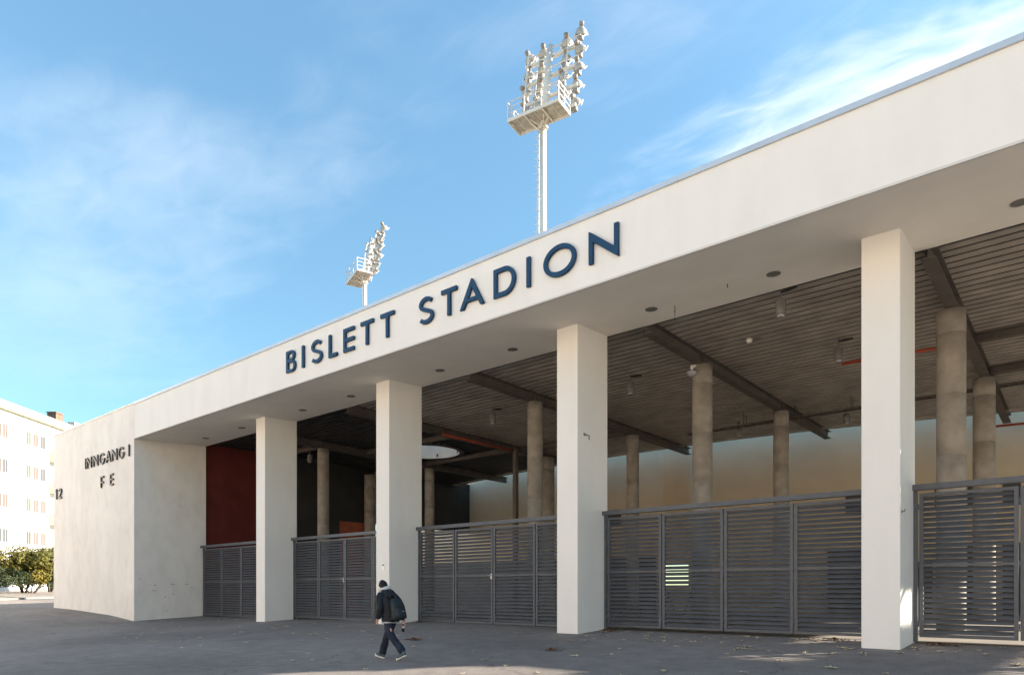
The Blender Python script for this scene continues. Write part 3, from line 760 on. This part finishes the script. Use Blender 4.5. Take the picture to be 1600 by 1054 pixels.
for row in range(5):
    zc = 15.55-3.13*row-.6
    for dd in (65.3,66.3,67.3, 60.5,61.5,62.3, 55.5,56.5,57.5, 71.5, 72.5):
        x = D0-dd; w, h = .30, .58
        c = MB()
        c.box(x-w-.06,x+w+.06,-.02,.035,zc+h,zc+h+.06); c.box(x-w-.06,x+w+.06,-.02,.055,zc-h-.06,zc-h)
        c.box(x-w-.06,x-w,-.02,.034,zc-h,zc+h); c.box(x+w,x+w+.06,-.02,.034,zc-h,zc+h); c.box(x-.02,x+.02,-.01,.028,zc-h,zc+h)
        fr = c.build('window', M['wframe'], apt)
        c = MB(); c.quad((x-w,.012,zc-h),(x+w,.012,zc-h),(x+w,.012,zc+h),(x-w,.012,zc+h)); c.build('pane', M['curt'] if rn.random() < .6 else M['pane'], fr)
    zb = zc-1.45
    c = MB(); c.box(-5.5,-.35,0,1.15,zb-.18,zb-.02); c.box(-5.5,-.35,1.07,1.15,zb-.018,zb+.95); c.box(-.43,-.35,.0,1.068,zb-.018,zb+.95)
    c.build('balcony', M['balc'], apt)

# added terrace behind the viewpoint, unseen: its sunlit front bounces light onto the facade
M['terrace'] = mat('bounce_render', (.66,.565,.46), .9, .05, .5)
ter = empty('bounce_houses', (0, -27, -.7), 0, 'long sunlit cream terrace added unseen across the street to bounce light', 'houses')
c = MB(); c.box(-90, 60, -12, 0, -.5, 17); c.build('wall', M['terrace'], ter)
c = MB(); c.box(-90.4, 60.4, -12.4, .5, 17.002, 17.4); c.build('eave', M['eave'], ter)
for i in range(24):
    for k in range(5):
        x = -87+i*6.2; z = 1.6+3.1*k
        c = MB(); c.box(x, x+1.5, -.02, .04, z, z+1.5); fr = c.build('window', M['wframe'], ter)
        c = MB(); c.box(x+.08, x+1.42, .041, .046, z+.08, z+1.42); c.build('pane', M['pane'], fr)

# ------------------------------------------------------------------ shrubs
def shrub(name, xc, d, rx, ry, h, n, m, label, seed, zoff=.42, leaf=.11, lobes=7, group='shrubs along the pavement'):
    rn = random.Random(seed); u, v = cam2w(xc, d); z = ground_z(u, v)+zoff-.05
    r = empty(name, (u, v, z), math.atan2(SN, CS), label, 'shrub', group)
    c = MB()
    for i in range(7):
        a = rn.uniform(0, 2*PI); q = rn.uniform(.3,.75)
        c.tube([(0.1*math.cos(a),.1*math.sin(a),-.1),(rx*q*.4*math.cos(a),ry*q*.4*math.sin(a),h*.4),(rx*q*math.cos(a),ry*q*math.sin(a),h*.82)], [.06,.04,.012], 6)
    c.build('trunk', M['bark'], r)
    L = []
    for i in range(lobes):
        a = rn.uniform(0, 2*PI); q = math.sqrt(rn.random())*.75
        L.append((rx*q*math.cos(a), ry*q*math.sin(a), h*rn.uniform(.35,.80), rn.uniform(.28,.5)))
    L.append((0,0,h*.5,.75))
    c = MB(); bm = c.bm
    for i in range(n):
        lx, ly, lz, lr = rn.choice(L)
        while True:
            p = Vector((rn.uniform(-1,1),rn.uniform(-1,1),rn.uniform(-1,1)))
            if .35 < p.length < 1: break
        p = p*(.75+.25*rn.random()); pos = Vector((lx+p.x*lr*rx, ly+p.y*lr*ry, lz+p.z*lr*h*.62))
        if pos.z < .02: pos.z = rn.uniform(.05,.6)
        if noise.noise(pos*1.1+Vector((seed,0,0))) < -.28: continue
        nrm = (p.normalized()+Vector((rn.uniform(-1,1),rn.uniform(-1,1),rn.uniform(-.3,1.2)))).normalized()
        t = nrm.orthogonal().normalized(); b = nrm.cross(t); a = rn.uniform(0,2*PI)
        t, b = t*math.cos(a)+b*math.sin(a), b*math.cos(a)-t*math.sin(a)
        s = leaf*rn.uniform(.6,1.4)
        vs_ = [bm.verts.new(pos+q) for q in (-t*s, b*s*.45+nrm*s*.12, t*s, -b*s*.45+nrm*s*.12)]
        bm.faces.new(vs_)
    c.build('crown', m, r, recalc=False)
shrub('leafy_shrub', -40.4, 57.2, 3.0, 3.4, 3.9, 20000, M['leafs'], 'tall rounded shrub with yellowing top in front of the white apartment block', 21, lobes=12)
shrub('leafy_shrub', -41.8, 54.0, 2.0, 2.0, 4.5, 7000, M['leafs'], 'yellow green shrub cut by the left edge of the photo', 22, lobes=8)
shrub('leafy_shrub', -41.4, 62.0, 1.7, 1.8, 3.1, 8000, M['leafs'], 'smaller looser shrub beside the end wall corner', 23, lobes=6)
shrub('low_hedge', -39.6, 57.0, 1.2, 5.6, 2.2, 18000, M['hedge'], 'low dark hedge under the yellowing shrubs behind the pavement', 24, lobes=16, leaf=.08)

# ------------------------------------------------------------------ fallen leaves
def leaf_mesh(seed):
    rn = random.Random(seed); c = MB(); n = 14; s = rn.uniform(.07,.11)
    ctr = c.bm.verts.new((0,0,.018)); ring = []
    for k in range(n):
        a = 2*PI*k/n; r = s*(1.0 if k % 2 == 0 else .55)*rn.uniform(.8,1.15)*(1.1 if k in (0,2,12) else .9)
        ring.append(c.bm.verts.new((r*math.cos(a), r*math.sin(a)*.85, max(.003, .012+.03*rn.uniform(-.3,1)*(r/s)))))
    for k in range(n): c.bm.faces.new((ctr, ring[k], ring[(k+1)%n]))
    o = c.build('fallen_leaf', M['fallen']); return o
protos = [leaf_mesh(i) for i in range(5)]
rn = random.Random(77); cnt = 0; spots = []
while len(spots) < 190:
    z = rn.random()
    if z < .50: u, v = rn.uniform(-11.0, 1.0), 17.5-abs(rn.gauss(0, 1.6))
    elif z < .75: u, v = rn.uniform(-20, 0), rn.uniform(9.0, 16.5)
    else: u, v = rn.uniform(-36, -3), rn.uniform(8.5, 17.0)
    if v < 8 or v > 17.55: continue
    if any(a-.1 < u < b+.1 and v > 16.15 for a, b in PU): continue
    spots.append((u, v))
LG = 'fallen leaves scattered on the asphalt'
for i, (u, v) in enumerate(spots):
    o = protos[i] if i < 5 else protos[i % 5].copy()
    if i >= 5: COL.objects.link(o)
    s = rn.uniform(.7,1.25); o.location = (u, v, ground_z(u, v)+.004); o.rotation_euler = (rn.uniform(-.1,.1),rn.uniform(-.1,.1),rn.uniform(0,6.28)); o.scale = (s,s,s)
    tag(o, 'dry yellow brown leaf lying on the dark asphalt', 'leaf', LG)
# small drifts of leaf litter
def drift(u, v, ru, rv, n, label, seed):
    rn = random.Random(seed); c = MB()
    for i in range(n):
        a = rn.uniform(0,2*PI); q = abs(rn.gauss(0,.5)); x, y = ru*q*math.cos(a), rv*q*math.sin(a); s = rn.uniform(.02,.045); q *= rn.uniform(.5,1.6)
        zz = ground_z(u+x, v+y)-ground_z(u, v)+rn.uniform(.006,.05)*max(0.2,1-q)
        t = Vector((math.cos(a*7),math.sin(a*7),rn.uniform(-.5,.5)))*s; b = Vector((-math.sin(a*7),math.cos(a*7),rn.uniform(-.4,.4)))*s*.6
        p = Vector((x,y,zz+.02)); c.quad(p-t, p+b, p+t, p-b)
    o = c.build('leaf_pile', M['litter'], None, (u, v, ground_z(u, v)), recalc=False); tag(o, label, 'leaf pile', 'small heaps of brown leaf litter')
drift(-14.35,13.0,.35,.22,150,'flat brown leaf heap on the asphalt right of the walker',1)
drift(-9.55,12.9,.30,.22,110,'thin reddish leaf scatter in front of the middle pillar',2)
drift(-10.75,17.4,.38,.18,170,'brown leaves gathered at the foot of the middle pillar by the gate',3)
drift(-18.9,17.35,.30,.2,120,'brown leaves gathered at the foot of the pillar behind the walker',4)
drift(-2.45,17.4,.5,.16,170,'brown leaves gathered at the foot of the near right pillar by the gate',5)
drift(-4.6,17.5,.42,.10,150,'strip of brown leaves under the right end of the widest gate',6)

# ------------------------------------------------------------------ the walker
PXu, PYv = -11.74, 9.95
PZ = ground_z(PXu, PYv)+.004
def skin_mesh(name, verts, edges, m, parent, sub=2):
    me = bpy.data.meshes.new(name); me.from_pydata([v[0] for v in verts], edges, []); 
    o = bpy.data.objects.new(name, me); COL.objects.link(o)
    sk = o.modifiers.new('Skin', 'SKIN'); sk.use_smooth_shade = True
    if not me.skin_vertices: me.attributes
    for d, v in zip(me.skin_vertices[0].data, verts):
        d.radius = (v[1], v[1] if len(v) < 3 else v[2])
    me.skin_vertices[0].data[0].use_root = True
    ss = o.modifiers.new('Sub', 'SUBSURF'); ss.levels = sub; ss.render_levels = sub
    dg = bpy.context.evaluated_depsgraph_get(); dg.update()
    nm = bpy.data.meshes.new_from_object(o.evaluated_get(dg)); o.modifiers.clear(); o.data = nm; nm.name = name
    for p in nm.polygons: p.use_smooth = True
    nm.materials.clear(); nm.materials.append(m); o.parent = parent
    return o
person = empty('person', (PXu, PYv, PZ), PI, 'person in black hooded jacket and dark jeans walking left past the gates', 'person')
hipz = .90
# body skeleton: (position, radius)
B = []; Ed = []
def bv(p, r, prev=None, r2=None):
    B.append((p, r) if r2 is None else (p, r, r2)); i = len(B)-1
    if prev is not None: Ed.append((prev, i))
    return i
pel = bv((0,0,.94),.12)
wa = bv((.03,0,1.10),.11,pel); ch = bv((.10,0,1.32),.13,wa); nk = bv((.20,0,1.50),.058,ch); hd0 = bv((.245,0,1.565),.070,nk); hd1 = bv((.26,0,1.640),.090,hd0); hd2 = bv((.25,0,1.690),.072,hd1)
nose = bv((.357,0,1.590),.014,hd1)
chin = bv((.318,0,1.527),.030,hd0)
for s in (1,-1):
    ear = bv((.245,s*.086,1.615),.018,hd1)
LA = [(.14,.17,1.42,.06),(.02,.27,1.16,.045),(.13,.25,.92,.033)]
RA = [(.14,-.17,1.42,.06),(-.03,-.29,1.14,.045),(-.09,-.31,.87,.030)]
def arm(A, s):
    p = ch
    for x, y, z, r in A: p = bv((x,y,z), r, p)
    return p
wl = arm(LA, 1); wr = arm(RA, -1)
# hands: palm, four unequal curled fingers, thumb from the side
def hand(w, P, dirv, side, curl, thumb):
    P = Vector(P); d = Vector(dirv).normalized(); s = Vector(side).normalized(); c = Vector(curl).normalized()
    palm = bv(tuple(P+d*.045), .026, w, .016)
    k = bv(tuple(P+d*.085), .028, palm, .013)
    for i, (o, L) in enumerate(((-.030,.068),(-.010,.078),(.010,.073),(.030,.056))):
        a = bv(tuple(P+d*.095+s*o), .0095, k); b = bv(tuple(P+d*(.095+L*.45)+s*o+c*.012), .0088, a); e = bv(tuple(P+d*(.095+L*.72)+s*o+c*.036), .008, b)
    t0 = bv(tuple(P+d*.04+Vector(thumb)*.03), .012, palm); t1 = bv(tuple(P+d*.07+Vector(thumb)*.045+c*.02), .0105, t0); bv(tuple(P+d*.092+Vector(thumb)*.04+c*.04), .009, t1)
hand(wl, (.13,.25,.92), (.35,-.05,-.85), (.8,0,.35), (0,-1,-.2), (.8,-.2,.3))
hand(wr, (-.09,-.31,.87), (.02,.0,-1), (1,0,0), (0,1,0), (.9,.35,0))
RL = [(.02,-.09,.86,.085),(.25,-.09,.51,.055),(.41,-.09,.12,.04)]
LL = [(.0,.09,.86,.085),(-.14,.09,.52,.055),(-.52,.09,.22,.04)]
for Lg, toe in ((RL,(.57,-.09,.06)),(LL,(-.36,.09,.05))):
    p = pel
    for x, y, z, r in Lg: p = bv((x,y,z), r, p)
    bv(toe, .03, p)
body = skin_mesh('body', B, Ed, M['skin'], person)
def wrinkle(o, amp, sc, seed):
    for v in o.data.vertices:
        n = noise.noise_vector(v.co*sc+Vector((seed,0,0))); v.co += n*amp
# hair cap
c = MB(); R = []
for i in range(10):
    a = PI*.5*i/9; z = 1.59+.157*math.sin(a); k = math.cos(a)
    R.append([(.243+(.112*k+.004)*math.cos(t)+.004*math.sin(a), (.092*k+.003)*math.sin(t), z+(.055*k*max(0,math.cos(t)))+(-.03*k*max(0,-math.cos(t)))) for t in [2*PI*j/18 for j in range(18)]])
c.rings(R); o = c.build('hair', M['hair'], person); wrinkle(o, .008, 30, 1)
# jacket with sleeves
def ell(cx, cz, rx, ry, n=20, tilt=0, p=.85):
    out = []
    for j in range(n):
        t = 2*PI*j/n; ca, sa = math.cos(t), math.sin(t)
        ca = math.copysign(abs(ca)**p, ca); sa = math.copysign(abs(sa)**p, sa)
        out.append((cx+rx*ca, ry*sa, cz+tilt*rx*ca))
    return out
c = MB()
c.rings([ell(.0,.835,.135,.185),ell(.0,.82,.155,.205),ell(.0,.88,.165,.215),ell(.015,.98,.16,.21),ell(.03,1.10,.16,.215),ell(.055,1.22,.165,.225),ell(.085,1.33,.16,.225),ell(.12,1.41,.14,.21),ell(.155,1.46,.11,.16),ell(.185,1.49,.085,.10)])
c.tube([(.14,.14,1.43),(.135,.20,1.41),(.075,.265,1.28),(.015,.295,1.15),(.06,.285,1.02),(.115,.262,.93),(.125,.258,.90)], [.075,.085,.080,.074,.068,.062,.050], 14)
c.tube([(.14,-.14,1.43),(.135,-.20,1.41),(.05,-.275,1.28),(-.03,-.30,1.14),(-.065,-.31,1.02),(-.088,-.31,.91),(-.09,-.31,.895)], [.075,.085,.080,.074,.066,.060,.048], 14)
jk = c.build('jacket', M['jacket'], person)
mod = jk.modifiers.new('S','SUBSURF'); mod.levels = 1
dg = bpy.context.evaluated_depsgraph_get(); nm = bpy.data.meshes.new_from_object(jk.evaluated_get(dg)); jk.modifiers.clear(); jk.data = nm; nm.name = 'jacket'
wrinkle(jk, .016, 9, 4)
# black hood lying on the back and pale hoodie collar
c = MB(); c.rings([ell(.06,1.37,.02,.03,16),ell(.055,1.375,.085,.14,16,.2),ell(.06,1.42,.12,.165,16,.25),ell(.08,1.475,.13,.16,16,.25),ell(.11,1.525,.115,.135,16,.2),ell(.13,1.545,.07,.09,16,.1),ell(.14,1.54,.02,.02,16)])
o = c.build('hood', M['jacket'], person); wrinkle(o, .02, 12, 9)
c = MB(); ring = []
for j in range(25):
    t = 2*PI*j/24; ring.append((.20+.105*math.cos(t), .105*math.sin(t), 1.535-.035*math.cos(t)-.02*abs(math.sin(t))+.01))
c.tube(ring, [.042]*25, 10, cap=False); o = c.build('hoodie_collar', M['hoodie'], person); wrinkle(o, .008, 20, 3)
c = MB(); c.rings([ell(.02,.815,.150,.198),ell(.02,.803,.150,.200),ell(.0,.84,.15,.20)]); c.build('hoodie_hem', M['hoodie'], person)
# jeans
c = MB()
c.rings([ell(.0,.99,.11,.155),ell(0,.92,.125,.17),ell(0,.85,.13,.175),ell(.0,.80,.115,.165),ell(.0,.78,.05,.08)])
c.tube([(.015,-.085,.88),(.09,-.09,.75),(.175,-.09,.61),(.245,-.09,.50),(.295,-.09,.37),(.345,-.09,.25),(.375,-.09,.16),(.39,-.09,.085)], [.098,.098,.088,.078,.078,.080,.086,.088], 16)
c.tube([(.0,.085,.88),(-.03,.09,.74),(-.07,.09,.62),(-.14,.09,.52),(-.26,.09,.42),(-.38,.09,.32),(-.475,.09,.24),(-.515,.09,.205)], [.100,.100,.092,.080,.078,.078,.084,.086], 16)
jn = c.build('jeans', M['jeans'], person)
mod = jn.modifiers.new('S','SUBSURF'); mod.levels = 1
dg = bpy.context.evaluated_depsgraph_get(); nm = bpy.data.meshes.new_from_object(jn.evaluated_get(dg)); jn.modifiers.clear(); jn.data = nm; nm.name = 'jeans'
wrinkle(jn, .020, 13, 6)
# shoes
def shoe(heel, toe, y, up):
    heel = Vector((heel[0], y, heel[1])); toe = Vector((toe[0], y, toe[1])); d = (toe-heel); L = d.length; d.normalize(); n = Vector((0,1,0)).cross(d); n = -n if n.z < 0 else n
    def sec(t, w, h, z0=.022):
        p = heel+d*L*t; out = []
        for j in range(14):
            a = 2*PI*j/14; out.append(tuple(p+Vector((0,1,0))*w*math.cos(a)+n*(z0+h*.5+h*.5*math.sin(a))))
        return out
    c = MB(); c.rings([sec(-.02,.02,.05,.03),sec(.02,.036,.10),sec(.14,.040,.13),sec(.30,.040,.13),sec(.45,.042,.10),sec(.65,.047,.075),sec(.82,.045,.058)]); c.rings([sec(.10,.036,.13,.05),sec(.14,.042,.16,.05),sec(.30,.040,.155,.05),sec(.36,.03,.12,.05)])
    s = c.build('shoe', M['shoe'], person)
    c = MB(); pts = []
    for t, w in ((-.035,.022),(0,.036),(.15,.041),(.4,.043),(.65,.050),(.85,.048),(.97,.030),(1.01,.012)):
        p = heel+d*L*t; pts.append([tuple(p+Vector((0,1,0))*w), tuple(p+Vector((0,1,0))*w+n*.017), tuple(p-Vector((0,1,0))*w+n*.017), tuple(p-Vector((0,1,0))*w)])
    c.rings(pts); c.rings([sec(.78,.044,.050,.02),sec(.90,.042,.042,.02),sec(.98,.028,.03,.02),sec(1.01,.01,.02,.02)]); c.build('sole', M['sole'], s)
shoe((.335,.005),(.625,.055), -.09, 0)
shoe((-.595,.125),(-.315,.004), .09, 1)
# backpack (worn, so a thing of its own)
def to_world(p): return (PXu-p[0], PYv-p[1], PZ+p[2])
bp = empty('backpack', to_world((-.20,0,1.12)), PI, 'black backpack worn on the back of the walking person', 'backpack')
c = MB()
def rr(cz, d, w, off=0, n=20): return [( -off+d*math.copysign(abs(math.cos(2*PI*j/n))**.6, math.cos(2*PI*j/n)), w*math.copysign(abs(math.sin(2*PI*j/n))**.6, math.sin(2*PI*j/n)), cz) for j in range(n)]
c.rings([rr(-.24,.06,.10,.02),rr(-.245,.10,.14,.02),rr(-.20,.118,.155,.03),rr(-.08,.115,.155,.02),rr(.06,.105,.15,-.01),rr(.16,.085,.135,-.035),rr(.215,.05,.10,-.055),rr(.225,.02,.05,-.06)])
pk = c.build('pack_body', M['pack'], bp); wrinkle(pk, .012, 12, 2)
c = MB(); c.rings([rr(-.20,.03,.09,.13),rr(-.205,.05,.12,.13),rr(-.12,.055,.125,.135),rr(-.02,.045,.12,.12),rr(.02,.02,.09,.10)]); o = c.build('front_pocket', M['pack'], bp); wrinkle(o, .008, 14, 5)
c = MB(); c.box(-.196,-.188,-.035,.0,-.055,-.042); c.build('badge', M['hoodie'], bp)
for s in (1,-1):
    c = MB(); c.tube([(.10,s*.07,.22),(.19,s*.10,.33),(.26,s*.135,.365),(.36,s*.155,.30),(.41,s*.16,.15),(.36,s*.20,.0),(.22,s*.20,-.12),(.05,s*.15,-.18)], [(.03,.012)]*8, 8); c.build('strap', M['pack'], bp)
# bottle in the right hand
bo = empty('drink_bottle', to_world((-.085,-.285,.60)), PI, 'small bottle with dark drink held in the walking person\'s right hand', 'bottle')
c = MB(); c.tube([(0,0,0),(0,0,.01),(0,0,.09),(0,0,.13),(0,0,.165),(0,0,.19)], [.024,.030,.031,.028,.015,.013], 14); c.build('bottle_body', M['cola'], bo)
c = MB(); c.tube([(0,0,.085),(0,0,.135)], [.0325,.0305], 14); c.build('bottle_label', M['blabel'], bo)
c = MB(); c.tube([(0,0,.188),(0,0,.21)], [.0155,.0155], 12); c.build('cap', M['white'], bo)

# ------------------------------------------------------------------ camera
cam = bpy.data.cameras.new('camera'); co = bpy.data.objects.new('camera', cam); COL.objects.link(co)
co.location = (0, 0, EYE); co.rotation_euler = (PI/2, 0, math.atan2(SN, CS))
cam.sensor_width = 36; cam.lens = 36*F/1600; cam.shift_y = (921-527)/1600; cam.clip_end = 3000; cam.clip_start = .1
scene.camera = co

# ------------------------------------------------------------------ light
sd = Vector((.73,.685,.38)).normalized(); EL = math.asin(sd.z); AZ = math.atan2(sd.x, sd.y)
sun = bpy.data.lights.new('sun', 'SUN'); sun.energy = 5.0; sun.angle = math.radians(.5); sun.color = (1,.90,.76)
so = bpy.data.objects.new('sun', sun); COL.objects.link(so); so.rotation_euler = (-sd).to_track_quat('-Z','Y').to_euler(); so.location = (30,40,60)
w = bpy.data.worlds.new('World'); scene.world = w; w.use_nodes = True
nt = w.node_tree; N = nt.nodes; L = nt.links
bg = N['Background']; bg.inputs['Strength'].default_value = .108
sky = N.new('ShaderNodeTexSky'); sky.sky_type = 'NISHITA'; sky.sun_disc = False; sky.sun_elevation = EL; sky.sun_rotation = AZ
sky.air_density = 1.0; sky.dust_density = .15; sky.ozone_density = .8
tc = N.new('ShaderNodeTexCoord'); sx = N.new('ShaderNodeSeparateXYZ'); L.new(tc.outputs['Generated'], sx.inputs[0])
def mth(op, a, b=None):
    n = N.new('ShaderNodeMath'); n.operation = op
    for i, q in enumerate((a, b)):
        if q is None: continue
        if isinstance(q, (int, float)): n.inputs[i].default_value = q
        else: L.new(q, n.inputs[i])
    return n.outputs[0]
def mrange(v, a, b, c=0, d=1, smooth=True):
    n = N.new('ShaderNodeMapRange'); n.interpolation_type = 'SMOOTHSTEP' if smooth else 'LINEAR'
    L.new(v, n.inputs['Value']); n.inputs['From Min'].default_value = a; n.inputs['From Max'].default_value = b; n.inputs['To Min'].default_value = c; n.inputs['To Max'].default_value = d
    return n.outputs[0]
zz = mth('MAXIMUM', sx.outputs['Z'], .04)
pu = mth('DIVIDE', sx.outputs['X'], zz); pv = mth('DIVIDE', sx.outputs['Y'], zz)
cb = N.new('ShaderNodeCombineXYZ'); L.new(pu, cb.inputs[0]); L.new(pv, cb.inputs[1])
def cloudnoise(scale, sx_, sy_, rot, det, dist, off=0):
    m_ = N.new('ShaderNodeMapping'); m_.inputs['Scale'].default_value = (sx_, sy_, 1); m_.inputs['Rotation'].default_value = (0,0,rot); m_.inputs['Location'].default_value = (off,off*.7,0)
    L.new(cb.outputs[0], m_.inputs['Vector']); n = N.new('ShaderNodeTexNoise'); n.inputs['Scale'].default_value = scale; n.inputs['Detail'].default_value = det; n.inputs['Distortion'].default_value = dist
    n.inputs['Roughness'].default_value = .55; L.new(m_.outputs[0], n.inputs['Vector']); return n.outputs['Fac']
n1 = cloudnoise(2.2, .7, 1.5, .30, 9, .5); n2 = cloudnoise(.9, .55, 1.0, -.25, 4, .4, 3.1); n3 = cloudnoise(6.0, .9, 1.7, .45, 8, .6, 1.7)
# dense cirrus band on the right, thin veils elsewhere
band = mth('MULTIPLY', mrange(pv, 1.20, 1.60), mrange(pu, -1.35, -.20))
nb = mth('ADD', mth('MULTIPLY', n1, .65), mth('MULTIPLY', n3, .35))
bandc = mrange(mth('ADD', nb, mth('MULTIPLY', band, .36)), .54, .98)
bandc = mth('MULTIPLY', bandc, mrange(band, .02, .35))
veil = mth('MULTIPLY', mrange(mth('ADD', mth('MULTIPLY', n2, .85), mth('MULTIPLY', n3, .15)), .42, .72), .36)
veil = mth('MULTIPLY', veil, mrange(sx.outputs['Z'], .12, .50))
cl = mth('MINIMUM', mth('ADD', mth('MULTIPLY', bandc, .84), veil), .90)
mx = N.new('ShaderNodeMix'); mx.data_type = 'RGBA'; L.new(cl, mx.inputs['Factor']); hz = mrange(sx.outputs['Z'], 0, .75, .45, .84, False)
sk2 = N.new('ShaderNodeVectorMath'); sk2.operation = 'SCALE'; L.new(sky.outputs[0], sk2.inputs[0]); L.new(hz, sk2.inputs['Scale'])
sk3 = N.new('ShaderNodeVectorMath'); sk3.operation = 'MULTIPLY'; L.new(sk2.outputs[0], sk3.inputs[0]); sk3.inputs[1].default_value = (.87, 1.13, 1.12)
L.new(sk3.outputs[0], mx.inputs['A']); mx.inputs['B'].default_value = (3.5,3.65,3.85,1)
L.new(mx.outputs['Result'], bg.inputs['Color'])

vs_ = scene.view_settings; vs_.view_transform = 'Standard'; vs_.look = 'None'; vs_.gamma = 1; vs_.use_curve_mapping = False; vs_.exposure = 1.9
